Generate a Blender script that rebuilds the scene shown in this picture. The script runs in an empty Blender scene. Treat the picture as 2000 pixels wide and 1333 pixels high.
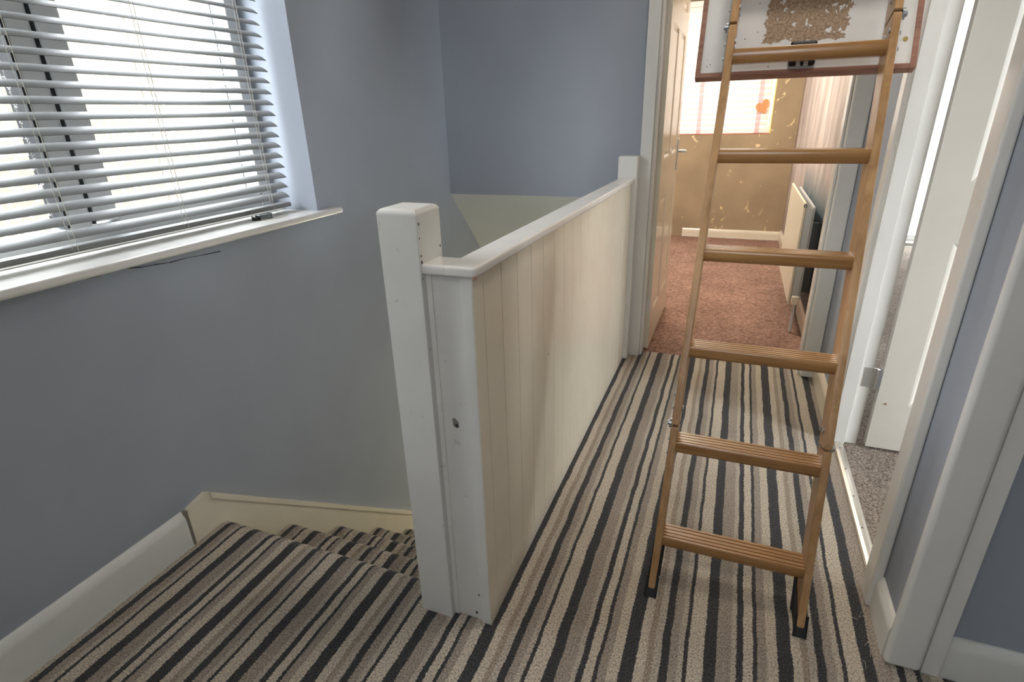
import bpy, bmesh, math, random
from mathutils import Vector, Matrix
random.seed(7)
S = bpy.context.scene
COL = S.collection

# ------------------------------------------------------------------ camera
yaw, pitch, roll = -0.38341148, 0.39026554, -0.02853539
FPX = 1075.5
cy, sy, cp, sp = math.cos(yaw), math.sin(yaw), math.cos(pitch), math.sin(pitch)
fw = Vector((sy*cp, cy*cp, -sp)); rt = Vector((cy, -sy, 0)); up = rt.cross(fw)
cr, sr = math.cos(roll), math.sin(roll)
r2 = cr*rt + sr*up; u2 = -sr*rt + cr*up
cam = bpy.data.cameras.new('camera'); cam.sensor_width = 36.0; cam.lens = FPX/2000*36; cam.clip_start = 0.02
co = bpy.data.objects.new('camera', cam); COL.objects.link(co)
m = Matrix.Identity(4)
for i in range(3):
    m[i][0] = r2[i]; m[i][1] = u2[i]; m[i][2] = -fw[i]
m[0][3], m[1][3], m[2][3] = 0, 0, 1.2
co.matrix_world = m
S.camera = co

# ------------------------------------------------------------------ world, daylight, exposure
W = bpy.data.worlds.new('world'); S.world = W; W.use_nodes = True
bg = W.node_tree.nodes['Background']
bg.inputs['Color'].default_value = (0.90, 0.95, 1.0, 1)
bg.inputs['Strength'].default_value = 9.0
vs = S.view_settings
vs.view_transform = 'Standard'; vs.look = 'None'; vs.gamma = 1.0; vs.use_curve_mapping = False
vs.exposure = 0.85

def portal(name, loc, rot, sx, sy_):
    l = bpy.data.lights.new(name, 'AREA'); l.shape = 'RECTANGLE'; l.size = sx; l.size_y = sy_
    l.cycles.is_portal = True
    o = bpy.data.objects.new(name, l); COL.objects.link(o); o.location = loc; o.rotation_euler = rot
    return o
H90 = math.pi/2
portal('daylight_portal', (-1.70, 1.01, 1.47), (0, -H90, 0), 1.2, 1.35)        # landing window, light goes +x
portal('daylight_portal', (-0.60, 6.09, 1.54), (-H90, 0, 0), 1.7, 1.2)         # bedroom window, light goes -y
portal('daylight_portal', (1.525, 6.09, 1.09), (-H90, 0, 0), 0.75, 2.1)          # second bedroom window
portal('daylight_portal', (3.12, 2.10, 1.50), (0, H90, 0), 1.3, 0.5)          # added side window of the room on the right, unseen
portal('daylight_portal', (0.10, -1.46, 1.80), (H90, 0, 0), 0.6, 0.6)          # window behind the camera

# ------------------------------------------------------------------ materials
def lin(c):
    c = c/255.0
    return c/12.92 if c <= 0.04045 else ((c+0.055)/1.055)**2.4
def rgb(r, g, b): return (lin(r), lin(g), lin(b), 1.0)

class NT:
    def __init__(s, name):
        s.m = bpy.data.materials.new(name); s.m.use_nodes = True
        s.t = s.m.node_tree; s.b = s.t.nodes['Principled BSDF']; s.out = s.t.nodes['Material Output']
        s.tc = s.t.nodes.new('ShaderNodeTexCoord')
    def n(s, typ, **kw):
        x = s.t.nodes.new(typ)
        for k, v in kw.items():
            if hasattr(x, k): setattr(x, k, v)
            else: x.inputs[k].default_value = v
        return x
    def l(s, a, b): s.t.links.new(a, b)
    def mapping(s, scale, coord='Object', loc=(0, 0, 0)):
        mp = s.n('ShaderNodeMapping'); mp.inputs['Scale'].default_value = scale; mp.inputs['Location'].default_value = loc
        s.l(s.tc.outputs[coord], mp.inputs['Vector']); return mp.outputs[0]
    def noise(s, scale, detail=3, rough=0.5, vec=None, dist=0.0):
        x = s.n('ShaderNodeTexNoise'); x.inputs['Scale'].default_value = scale; x.inputs['Detail'].default_value = detail
        x.inputs['Roughness'].default_value = rough; x.inputs['Distortion'].default_value = dist
        s.l(vec if vec is not None else s.tc.outputs['Object'], x.inputs['Vector']); return x.outputs['Fac']
    def ramp(s, fac, stops, interp='LINEAR'):
        x = s.n('ShaderNodeValToRGB'); cr_ = x.color_ramp; cr_.interpolation = interp
        while len(cr_.elements) < len(stops): cr_.elements.new(0.5)
        for e, (p, c) in zip(cr_.elements, stops):
            e.position = p; e.color = c if len(c) == 4 else (*c, 1)
        s.l(fac, x.inputs['Fac']); return x.outputs['Color']
    def mix(s, fac, a, b, mode='MIX'):
        x = s.n('ShaderNodeMix', data_type='RGBA', blend_type=mode)
        for sock, v in ((x.inputs['Factor'], fac), (x.inputs['A'], a), (x.inputs['B'], b)):
            pass
        ins = [i for i in x.inputs]
        f_, a_, b_ = ins[0], ins[6], ins[7]
        for sock, v in ((f_, fac), (a_, a), (b_, b)):
            if hasattr(v, 'is_linked'): s.l(v, sock)
            else: sock.default_value = v
        return [o for o in x.outputs if o.type == 'RGBA'][0]
    def math(s, op, a, b=0.0, c=None):
        x = s.n('ShaderNodeMath', operation=op)
        for i, v in enumerate((a, b) if c is None else (a, b, c)):
            if hasattr(v, 'is_linked'): s.l(v, x.inputs[i])
            else: x.inputs[i].default_value = v
        return x.outputs[0]
    def bump(s, h, strength=0.3, dist=0.002):
        x = s.n('ShaderNodeBump'); x.inputs['Strength'].default_value = strength; x.inputs['Distance'].default_value = dist
        s.l(h, x.inputs['Height']); s.l(x.outputs[0], s.b.inputs['Normal'])
    def color(s, c):
        if hasattr(c, 'is_linked'): s.l(c, s.b.inputs['Base Color'])
        else: s.b.inputs['Base Color'].default_value = c
    def rough(s, r, spec=None):
        s.b.inputs['Roughness'].default_value = r
        if spec is not None: s.b.inputs['Specular IOR Level'].default_value = spec
        return s.m

BLACK = (0, 0, 0, 1); WHITE = (1, 1, 1, 1)
def paint(name, c, var=0.04, rough=0.6, bump=0.06, bscale=140, spec=0.4):
    k = NT(name)
    n = k.noise(5, 4); d = tuple(max(0, x*(1-var)) for x in c[:3]) + (1,); e = tuple(min(1, x*(1+var)) for x in c[:3]) + (1,)
    k.color(k.ramp(n, [(0.3, d), (0.7, e)]))
    k.bump(k.noise(bscale, 2), bump, 0.002)
    return k.rough(rough, spec)
def plain(name, c, rough=0.5, metal=0.0, spec=0.5):
    k = NT(name); k.color(c); k.b.inputs['Metallic'].default_value = metal
    return k.rough(rough, spec)

M = {}
M['wall_blue'] = paint('blue_grey_wall_paint', rgb(161, 167, 177), 0.03, 0.75, 0.05, 220, 0.3)
M['ceil'] = paint('ceiling_paint', rgb(236, 234, 228), 0.02, 0.8)
M['soffit'] = paint('soffit_paint', rgb(214, 216, 212), 0.02, 0.7, 0.1, 160)
def gloss(name, c, var, rough, scuffs):
    k = NT(name)
    n = k.noise(9, 4); d = tuple(x*(1-var) for x in c[:3]) + (1,)
    base = k.ramp(n, [(0.3, d), (0.7, c)])
    if scuffs:
        s1 = k.noise(38, 5, 0.65, dist=0.6)
        base = k.mix(k.ramp(s1, [(0.64, BLACK), (0.72, (0.40, 0.40, 0.40, 1))]), base, rgb(120, 110, 96))
    k.color(base)
    k.bump(k.noise(60, 3), 0.08, 0.003)
    return k.rough(rough, 0.5)
M['white_gloss'] = gloss('white_gloss_paint', rgb(232, 230, 224), 0.05, 0.22, False)
M['white_worn'] = gloss('worn_white_gloss_paint', rgb(228, 227, 221), 0.06, 0.28, True)
M['cream_gloss'] = gloss('cream_gloss_paint', rgb(234, 225, 205), 0.05, 0.20, False)
M['door_white'] = gloss('satin_door_paint', rgb(214, 209, 198), 0.04, 0.32, False)
M['skirt'] = gloss('skirting_gloss_paint', rgb(228, 228, 222), 0.04, 0.25, False)
M['groove'] = plain('unpainted_groove', rgb(120, 108, 90), 0.8)

# striped carpet: colour follows the world x position (the stripes run along the landing)
def carpet_striped():
    k = NT('striped_carpet')
    geo = k.n('ShaderNodeNewGeometry'); sep = k.n('ShaderNodeSeparateXYZ'); k.l(geo.outputs['Position'], sep.inputs[0])
    wob = k.n('ShaderNodeTexNoise'); wob.inputs['Scale'].default_value = 9; wob.inputs['Detail'].default_value = 2
    k.l(geo.outputs['Position'], wob.inputs['Vector'])
    fz = k.n('ShaderNodeTexNoise'); fz.inputs['Scale'].default_value = 260; fz.inputs['Detail'].default_value = 2
    k.l(geo.outputs['Position'], fz.inputs['Vector'])
    x = k.math('ADD', sep.outputs['X'], k.math('MULTIPLY', k.math('SUBTRACT', wob.outputs['Fac'], 0.5), 0.010))
    x = k.math('ADD', x, k.math('MULTIPLY', k.math('SUBTRACT', fz.outputs['Fac'], 0.5), 0.010))
    ph = k.math('FRACT', k.math('DIVIDE', k.math('ADD', x, 0.1225 + 0.342*10), 0.342))
    P = 0.342
    dk = rgb(58, 58, 60); cr_ = rgb(206, 194, 176); lg = rgb(192, 181, 166); tn = rgb(168, 153, 135); gr = rgb(166, 154, 141)
    stops = [(0, dk), (.031, cr_), (.053, tn), (.068, lg), (.083, dk), (.102, gr), (.122, lg), (.135, dk), (.1445, cr_), (.180, dk), (.206, gr),
             (.240, lg), (.252, dk), (.267, cr_), (.288, dk), (.297, gr), (.317, cr_)]
    col = k.ramp(ph, [(a/P, c) for a, c in stops], 'CONSTANT')
    tuft = k.n('ShaderNodeTexNoise'); tuft.inputs['Scale'].default_value = 230; tuft.inputs['Detail'].default_value = 3
    k.l(geo.outputs['Position'], tuft.inputs['Vector'])
    shade = k.ramp(tuft.outputs['Fac'], [(0.34, (0.48, 0.48, 0.48, 1)), (0.50, (0.92, 0.92, 0.92, 1)), (0.64, (1.22, 1.22, 1.22, 1))])
    soil = k.n('ShaderNodeTexNoise'); soil.inputs['Scale'].default_value = 3.5; soil.inputs['Detail'].default_value = 4
    k.l(geo.outputs['Position'], soil.inputs['Vector'])
    col = k.mix(1.0, col, shade, 'MULTIPLY')
    col = k.mix(1.0, col, k.ramp(soil.outputs['Fac'], [(0.3, (0.86, 0.84, 0.82, 1)), (0.65, (1, 1, 1, 1))]), 'MULTIPLY')
    fib = k.n('ShaderNodeTexNoise'); fib.inputs['Scale'].default_value = 420; fib.inputs['Detail'].default_value = 2
    k.l(geo.outputs['Position'], fib.inputs['Vector'])
    col = k.mix(1.0, col, k.ramp(fib.outputs['Fac'], [(0.52, (0, 0, 0, 1)), (0.66, (0.10, 0.10, 0.10, 1))]), 'ADD')
    k.color(col)
    k.bump(tuft.outputs['Fac'], 0.9, 0.006)
    k.b.inputs['Sheen Weight'].default_value = 0.15
    return k.rough(0.95, 0.05)
M['stripes'] = carpet_striped()
def carpet_plain(name, a, b, sc=240, stretch=(1, 1, 1)):
    k = NT(name)
    v = k.mapping(stretch)
    t = k.noise(sc, 3, 0.6, v)
    c = k.ramp(t, [(0.32, a), (0.64, b)])
    c = k.mix(1.0, c, k.ramp(k.noise(4, 4), [(0.3, (0.8, 0.8, 0.8, 1)), (0.7, (1.1, 1.1, 1.1, 1))]), 'MULTIPLY')
    k.color(c); k.bump(t, 0.9, 0.008)
    return k.rough(0.95, 0.05)
M['carpet_brown'] = carpet_plain('brown_carpet', rgb(100, 74, 64), rgb(186, 150, 133), 90, (0.7, 1.6, 1))
M['carpet_grey'] = carpet_plain('grey_carpet', rgb(96, 86, 78), rgb(170, 158, 146), 130, (1, 1, 1))

def wood(name, axis, base, dark, light, rough=0.35):
    k = NT(name)
    sc = [46, 46, 46]; sc[axis] = 2.2
    v = k.mapping(tuple(sc))
    g = k.noise(1.0, 5, 0.6, v, 0.8)
    c = k.ramp(g, [(0.25, dark), (0.5, base), (0.75, light)])
    sc2 = [9, 9, 9]; sc2[axis] = 3.2
    vo = k.n('ShaderNodeTexVoronoi'); vo.inputs['Scale'].default_value = 1.0
    k.l(k.mapping(tuple(sc2), loc=(0.37, 0.21, 0.11)), vo.inputs['Vector'])
    knot = k.ramp(vo.outputs['Distance'], [(0.045, WHITE), (0.085, BLACK)])
    c = k.mix(knot, c, rgb(74, 42, 24))
    c = k.mix(1.0, c, k.ramp(k.noise(6, 3), [(0.3, (0.82, 0.80, 0.78, 1)), (0.7, (1.05, 1.05, 1.05, 1))]), 'MULTIPLY')
    k.color(c); k.bump(g, 0.05, 0.001)
    return k.rough(rough, 0.5)
M['rail_wood'] = wood('ladder_rail_pine', 2, rgb(182, 142, 98), rgb(156, 116, 74), rgb(200, 162, 118))
M['tread_wood'] = wood('ladder_tread_pine', 0, rgb(172, 128, 80), rgb(144, 102, 60), rgb(192, 150, 102), 0.22)
M['brown_edge'] = wood('brown_stained_edge', 0, rgb(156, 114, 96), rgb(118, 82, 66), rgb(180, 140, 122), 0.5)
M['steel'] = plain('zinc_steel', rgb(178, 184, 190), 0.32, 0.9)
M['steel_dark'] = plain('dull_steel', rgb(110, 114, 118), 0.45, 0.8)
M['chrome'] = plain('chrome', rgb(214, 214, 212), 0.3, 0.75)
M['alu'] = plain('brushed_aluminium_strip', rgb(222, 216, 206), 0.28, 0.75)
M['rubber'] = plain('black_rubber', rgb(26, 28, 30), 0.6)
M['black_plastic'] = plain('black_plastic', rgb(24, 24, 28), 0.4)
M['brass'] = plain('dull_brass', rgb(178, 156, 96), 0.45, 0.6)
M['upvc'] = plain('white_plastic_frame', rgb(214, 216, 216), 0.35)
M['gasket'] = plain('black_gasket', rgb(26, 30, 34), 0.6)
M['slat'] = paint('grey_blind_slat', rgb(124, 125, 124), 0.04, 0.45, 0.05, 60, 0.5)
M['cord'] = plain('blind_cord', rgb(206, 202, 190), 0.7)
M['rad'] = plain('cream_radiator_enamel', rgb(232, 222, 200), 0.35)
M['rad_side'] = plain('white_radiator_metal', rgb(206, 208, 206), 0.4)
M['crack'] = plain('crack_gap', rgb(58, 58, 62), 0.9)
M['caulk'] = paint('bare_filler', rgb(148, 142, 132), 0.15, 0.9, 0.3, 200, 0.1)
M['outside_wall'] = paint('sandy_render', (0.165, 0.142, 0.112, 1), 0.05, 0.9, 0.3, 30)
M['outside_ground'] = paint('outdoor_ground', rgb(128, 126, 116), 0.1, 0.95, 0.3, 10)
M['dust'] = paint('loft_timber', rgb(120, 100, 78), 0.1, 0.9)
M['fibre'] = plain('loose_carpet_fibre', rgb(206, 196, 178), 0.9)

def glass(name):
    k = NT(name); t = k.t
    tr = k.n('ShaderNodeBsdfTransparent'); gl = k.n('ShaderNodeBsdfGlossy'); gl.inputs['Roughness'].default_value = 0.03
    tl = k.n('ShaderNodeBsdfTranslucent')
    n = k.noise(70, 3, 0.6)
    f = k.math('MULTIPLY', k.math('GREATER_THAN', n, 0.60), 0.35)
    m1 = k.n('ShaderNodeMixShader'); k.l(f, m1.inputs[0]); k.l(tr.outputs[0], m1.inputs[1]); k.l(tl.outputs[0], m1.inputs[2])
    m2 = k.n('ShaderNodeMixShader'); m2.inputs[0].default_value = 0.06; k.l(m1.outputs[0], m2.inputs[1]); k.l(gl.outputs[0], m2.inputs[2])
    k.l(m2.outputs[0], k.out.inputs['Surface']); return k.m
M['glass'] = glass('patterned_glass')
def translucent(name, c, fac):
    k = NT(name); k.color(c); k.rough(0.5)
    tl = k.n('ShaderNodeBsdfTranslucent'); tl.inputs['Color'].default_value = c
    mx = k.n('ShaderNodeMixShader'); mx.inputs[0].default_value = fac
    k.l(k.b.outputs[0], mx.inputs[1]); k.l(tl.outputs[0], mx.inputs[2]); k.l(mx.outputs[0], k.out.inputs['Surface']); return k.m
M['slat_white'] = translucent('white_translucent_slat', rgb(236, 232, 228), 0.17)
M['tape'] = translucent('pink_ladder_tape', rgb(246, 224, 224), 0.6)
M['heart'] = translucent('orange_heart_card', rgb(236, 190, 142), 0.5)

def peeled(name):
    k = NT(name)
    base = k.ramp(k.noise(2.2, 4), [(0.3, rgb(152, 134, 110)), (0.7, rgb(178, 158, 130))])
    flakes = k.math('MULTIPLY', k.ramp(k.noise(9, 6, 0.68, k.mapping((1, 1, 0.8)), 1.2), [(0.615, BLACK), (0.63, WHITE)]), k.ramp(k.noise(1.6, 2), [(0.44, BLACK), (0.58, WHITE)]))
    c = k.mix(flakes, base, rgb(236, 214, 168))
    k.color(c); k.bump(flakes, 0.3, 0.002); return k.rough(0.8, 0.2)
M['beige_peeled'] = peeled('peeling_beige_paint')
def stripped(name):
    k = NT(name)
    v = k.mapping((1, 2.0, 0.5))
    c = k.ramp(k.noise(3.2, 6, 0.65, v, 0.5), [(0.3, rgb(150, 138, 130)), (0.5, rgb(186, 172, 164)), (0.72, rgb(214, 202, 194))])
    # older blue-grey paint around the radiator, with the shade there painted in
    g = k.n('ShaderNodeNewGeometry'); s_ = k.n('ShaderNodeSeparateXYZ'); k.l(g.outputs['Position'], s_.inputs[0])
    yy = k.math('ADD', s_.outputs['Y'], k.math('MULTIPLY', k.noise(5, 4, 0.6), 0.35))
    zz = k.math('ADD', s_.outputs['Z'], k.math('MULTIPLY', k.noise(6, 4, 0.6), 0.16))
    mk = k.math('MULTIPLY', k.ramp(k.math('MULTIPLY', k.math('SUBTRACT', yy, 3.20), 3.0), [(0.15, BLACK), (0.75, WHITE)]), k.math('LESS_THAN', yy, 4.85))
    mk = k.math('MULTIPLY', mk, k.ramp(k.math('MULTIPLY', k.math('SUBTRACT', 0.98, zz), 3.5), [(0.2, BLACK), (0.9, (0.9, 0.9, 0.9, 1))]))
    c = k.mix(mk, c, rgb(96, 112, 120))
    k.color(c); k.bump(k.noise(40, 4), 0.15, 0.002); return k.rough(0.7, 0.3)
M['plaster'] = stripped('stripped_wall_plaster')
def hatch_face():
    k = NT('hatch_board_paint')
    white = k.ramp(k.noise(7, 4), [(0.3, rgb(212, 213, 212)), (0.7, rgb(232, 232, 230))])
    # torn patch, in the board's own coordinates (x across, z along the slope)
    s_ = k.n('ShaderNodeSeparateXYZ'); k.l(k.tc.outputs['Object'], s_.inputs[0])
    e = k.math('MULTIPLY', k.math('SUBTRACT', k.noise(28, 6, 0.7), 0.5), 0.075)
    px_ = k.math('ADD', s_.outputs['X'], e); pz = k.math('ADD', s_.outputs['Z'], e)
    inx = k.math('MULTIPLY', k.math('GREATER_THAN', px_, -0.095), k.math('LESS_THAN', px_, 0.100))
    inz = k.math('MULTIPLY', k.math('GREATER_THAN', pz, 0.085), k.math('LESS_THAN', pz, 0.42))
    patch = k.math('MULTIPLY', inx, inz)
    bits = k.ramp(k.noise(34, 4, 0.6, k.mapping((1, 1, 0.7), loc=(0.3, 0, 0.2))), [(0.590, WHITE), (0.605, BLACK)])
    patch = k.math('MULTIPLY', patch, bits)
    brown = k.ramp(k.noise(150, 5, 0.7), [(0.30, rgb(92, 72, 56)), (0.5, rgb(158, 134, 110)), (0.72, rgb(196, 172, 146))])
    c = k.mix(patch, white, brown)
    dots = k.ramp(k.noise(75, 2, 0.4), [(0.735, BLACK), (0.75, WHITE)])
    c = k.mix(dots, c, rgb(120, 104, 88))
    k.color(c); k.bump(patch, 0.4, -0.002); return k.rough(0.5, 0.35)
M['hatch'] = hatch_face()

# ------------------------------------------------------------------ mesh helpers
def bx(bm, x0, x1, y0, y1, z0, z1, bev=0.0, seg=2):
    r = bmesh.ops.create_cube(bm, size=1.0)
    vsx = r['verts']
    for v in vsx:
        v.co = Vector(((x0+x1)/2 + v.co.x*(x1-x0), (y0+y1)/2 + v.co.y*(y1-y0), (z0+z1)/2 + v.co.z*(z1-z0)))
    if bev > 0:
        es = list({e for v in vsx for e in v.link_edges})
        bmesh.ops.bevel(bm, geom=es, offset=bev, segments=seg, profile=0.5, affect='EDGES')
def obox(bm, o, a, b, c, bev=0.0, seg=2):
    """box from corner o with edge vectors a, b, c"""
    o, a, b, c = Vector(o), Vector(a), Vector(b), Vector(c)
    r = bmesh.ops.create_cube(bm, size=1.0)
    for v in r['verts']:
        k = v.co + Vector((.5, .5, .5)); v.co = o + a*k.x + b*k.y + c*k.z
    if bev > 0:
        es = list({e for v in r['verts'] for e in v.link_edges})
        bmesh.ops.bevel(bm, geom=es, offset=bev, segments=seg, profile=0.5, affect='EDGES')
def prism(bm, pts, axis, a0, a1):
    """extrude a 2D polygon along an axis (0: pts are y,z; 1: pts are x,z; 2: pts are x,y)"""
    def mk(p, a):
        return {0: (a, p[0], p[1]), 1: (p[0], a, p[1]), 2: (p[0], p[1], a)}[axis]
    A = [bm.verts.new(mk(p, a0)) for p in pts]; B = [bm.verts.new(mk(p, a1)) for p in pts]
    n = len(pts)
    bm.faces.new(A[::-1]); bm.faces.new(B)
    for i in range(n): bm.faces.new((A[i], A[(i+1) % n], B[(i+1) % n], B[i]))
def tube(bm, pts, r, seg=8):
    pts = [Vector(p) for p in pts]; rings = []
    for i, p in enumerate(pts):
        d = (pts[min(i+1, len(pts)-1)] - pts[max(i-1, 0)]).normalized()
        a = d.orthogonal().normalized() if abs(d.z) < 0.95 else Vector((1, 0, 0))
        a = (a - d*a.dot(d)).normalized(); b = d.cross(a)
        rings.append([bm.verts.new(p + (a*math.cos(2*math.pi*j/seg) + b*math.sin(2*math.pi*j/seg))*r) for j in range(seg)])
    for q, s in zip(rings[:-1], rings[1:]):
        for j in range(seg): bm.faces.new((q[j], q[(j+1) % seg], s[(j+1) % seg], s[j]))
    bm.faces.new(rings[0][::-1]); bm.faces.new(rings[-1])
def disc(bm, c, n, r, t, seg=14):
    c, n = Vector(c), Vector(n).normalized()
    tube(bm, [c, c + n*t], r, seg)

def link(name, bm, mat, parent=None, base=None, smooth=False, mats=None):
    bmesh.ops.recalc_face_normals(bm, faces=bm.faces[:])
    me = bpy.data.meshes.new(name)
    if base is not None:
        bmesh.ops.translate(bm, verts=bm.verts[:], vec=-Vector(base))
    bm.to_mesh(me); bm.free()
    for mm in (mats or [mat]): me.materials.append(mm)
    if smooth:
        for p in me.polygons: p.use_smooth = True
        me.set_sharp_from_angle(angle=math.radians(32))
    o = bpy.data.objects.new(name, me); COL.objects.link(o)
    if smooth:
        wn = o.modifiers.new('weighted_normal', 'WEIGHTED_NORMAL'); wn.keep_sharp = True
    if parent is not None: o.parent = parent
    elif base is not None: o.location = base
    return o
def tag(o, label, cat, group=None, kind=None):
    o['label'] = label
    if cat: o['category'] = cat
    if group: o['group'] = group
    if kind: o['kind'] = kind
    return o
def struct(name, bm, mat, label, cat, smooth=False):
    return tag(link(name, bm, mat, smooth=smooth), label, cat, kind='structure')
class Thing:
    def __init__(s, name, loc, label, cat, kind=None, group=None):
        s.o = bpy.data.objects.new(name, None); COL.objects.link(s.o); s.o.location = loc; s.o.empty_display_size = 0.1
        s.base = Vector(loc); tag(s.o, label, cat, group, kind)
    def part(s, name, bm, mat, smooth=False, parent=None, label=None, mats=None):
        o = link(name, bm, mat, parent or s.o, s.base, smooth, mats)
        if label: o['label'] = label
        return o
N = bmesh.new
def boxbm(*a, **k):
    b = N(); bx(b, *a, **k); return b

# ------------------------------------------------------------------ key dimensions (metres; camera at 0,0,1.2)
XL, XR = -1.44, 0.460         # left wall face, right wall face
YB = 2.74                     # wall at the end of the landing
CEIL = 2.35
FRONT = -1.35                 # wall behind the camera
WT = 0.081
XSIDE = 1.75
DOWN = -2.67

# ------------------------------------------------------------------ room shell
# left wall with the window opening y 0.34..1.672, z 0.885..2.06
b = N()
bx(b, XL-0.26, XL, FRONT, 0.34, DOWN, CEIL); bx(b, XL-0.26, XL, 1.672, 5.3, DOWN, CEIL)
bx(b, XL-0.26, XL, 0.34, 1.672, DOWN, 0.868); bx(b, XL-0.26, XL, 0.34, 1.672, 2.06, CEIL)
wl = struct('wall_left', b, M['wall_blue'], 'blue grey painted wall with the landing window above the stairs', 'wall')
# hairline crack below the sill
b = N()
cp_ = [(.60, .866), (.66, .8655), (.727, .868), (.765, .865), (.804, .867), (.825, .861), (.845, .860), (.88, .8635), (.917, .863), (.96, .855), (1.0, .852), (1.044, .847), (1.10, .847), (1.15, .843), (1.215, .840)]
for (a0, z0), (a1, z1) in zip(cp_[:-1], cp_[1:]):
    w0, w1 = 0.0012*(0.5+random.random()), 0.0012*(0.5+random.random())
    f = [b.verts.new((XL+0.0006, a0, z0-0.002+w0)), b.verts.new((XL+0.0006, a0, z0-0.002-w0)), b.verts.new((XL+0.0006, a1, z1-0.002-w1)), b.verts.new((XL+0.0006, a1, z1-0.002+w1))]
    b.faces.new(f)
ck = link('crack', b, M['crack'], wl)

# end wall (landing side), over the stairs and around the bedroom doorway
b = N()
bx(b, XL, -0.40, YB, YB+0.11, 0.81, CEIL); bx(b, -0.40, 0.41, YB, YB+0.11, 2.03, CEIL); bx(b, 0.41, XR, YB, YB+0.11, 0, CEIL)
struct('wall_back', b, M['wall_blue'], 'blue grey end wall above the stairwell beside the bedroom doorway', 'wall')
# sloping ceiling over the stairs
b = N(); t = math.tan(math.radians(46.7))
prism(b, [(YB, 0.81), (YB+0.11, 0.86), (4.35, 0.86-(4.35-YB-0.11)*t), (4.35, 0.81-(4.35-YB)*t)], 0, XL, -0.46)
struct('ceiling_stairs', b, M['soffit'], 'pale sloping ceiling over the lower stairs', 'ceiling')
# right wall: far stub, header, near stub and its return towards the right
b = N()
bx(b, XR, XR+WT, 2.17, YB+0.11, 0, CEIL); bx(b, XR, XR+WT, 1.355, 2.17, 2.03, CEIL)
bx(b, XR, XR+WT, 1.158, 1.355, 0, CEIL); bx(b, XR+WT, XSIDE+WT, 1.158, 1.258, 0, CEIL)
struct('wall_right', b, M['wall_blue'], 'blue grey wall holding the doorway to the grey carpeted room', 'wall')
b = boxbm(XSIDE, XSIDE+WT, FRONT, 1.158, 0, CEIL)
struct('wall_side', b, M['wall_blue'], 'blue grey side wall of the landing behind the camera', 'wall')
b = N()
bx(b, XL, -0.20, FRONT-WT, FRONT, 0, CEIL); bx(b, 0.40, XSIDE+WT, FRONT-WT, FRONT, 0, CEIL)
bx(b, -0.20, 0.40, FRONT-WT, FRONT, 0, 1.50); bx(b, -0.20, 0.40, FRONT-WT, FRONT, 2.10, CEIL)
struct('wall_front', b, M['wall_blue'], 'blue grey wall with a window behind the camera', 'wall')
# landing ceiling with the loft opening
b = N(); ox0, ox1, oy0, oy1 = -0.15, 0.385, 0.98, 2.18
bx(b, XL, ox0, FRONT, YB, CEIL, CEIL+0.1); bx(b, ox1, XSIDE, FRONT, YB, CEIL, CEIL+0.1)
bx(b, ox0, ox1, FRONT, oy0, CEIL, CEIL+0.1); bx(b, ox0, ox1, oy1, YB, CEIL, CEIL+0.1)
struct('ceiling', b, M['ceil'], 'white landing ceiling with an open loft hatch', 'ceiling')
b = N()
bx(b, ox0-0.6, ox0-0.5, oy0-0.6, oy1+0.6, CEIL+0.1, 3.5); bx(b, ox1+0.5, ox1+0.6, oy0-0.6, oy1+0.6, CEIL+0.1, 3.5)
bx(b, ox0-0.6, ox1+0.6, oy0-0.7, oy0-0.6, CEIL+0.1, 3.5); bx(b, ox0-0.6, ox1+0.6, oy1+0.6, oy1+0.7, CEIL+0.1, 3.5)
bx(b, ox0-0.6, ox1+0.6, oy0-0.7, oy1+0.7, 3.5, 3.6)
struct('ceiling_loft', b, M['dust'], 'brown timber lining of the loft above the hatch', 'ceiling')

# landing carpet with the rounded nosing over the top stair
NOSE, GO, RISE = 1.014, 0.2405, 0.2055
def nose_profile(y0, yn, z, zb):
    """carpeted step: flat from y0, rolls over at yn, back to the riser and down to zb"""
    p = [(y0, z)]
    R = 0.046
    for i in range(0, 9):
        a = math.pi/2 - i*(math.pi*0.78)/8
        p.append((yn-R+R*math.cos(a), z-R+R*math.sin(a)))
    ry = yn-0.030
    p.append((ry, z-0.085)); p.append((ry, zb)); p.append((y0, zb))
    return p
b = N()
prism(b, nose_profile(FRONT, NOSE, 0.0, -RISE), 0, XL, -0.555)
bx(b, -0.555, XR, FRONT, 2.79, -0.20, 0.0)
bx(b, XR, XSIDE, FRONT, 1.158, -0.20, 0.0)
struct('floor', b, M['stripes'], 'landing carpet with black grey and cream stripes', 'floor', smooth=True)
fl = boxbm(XL, -0.46, 3.80, 5.9, -0.2, 0.0); bx(fl, -0.46, XR, 2.79, 5.9, -0.2, -0.004)
struct('floor_bedroom', fl, M['carpet_brown'], 'reddish brown bedroom carpet beyond the doorway', 'floor')
b = boxbm(XR, 3.1, 1.258, 5.9, -0.2, -0.002)
struct('floor_room', b, M['carpet_grey'], 'grey brown carpet in the room on the right', 'floor')
b = boxbm(XL, -0.40, 0.5, 5.3, DOWN-0.1, DOWN)
struct('floor_downstairs', b, M['carpet_grey'], 'downstairs hall floor at the foot of the stairs', 'floor')
b = boxbm(-0.47, -0.46, 0.99, 5.3, DOWN, -0.20); bx(b, XL, -0.46, 5.2, 5.3, DOWN, -0.2); bx(b, XL, -0.46, 4.35, 5.3, -0.25, -0.2)
struct('wall_stairs', b, M['soffit'], 'pale wall closing the stairwell below the balustrade', 'wall')

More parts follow.
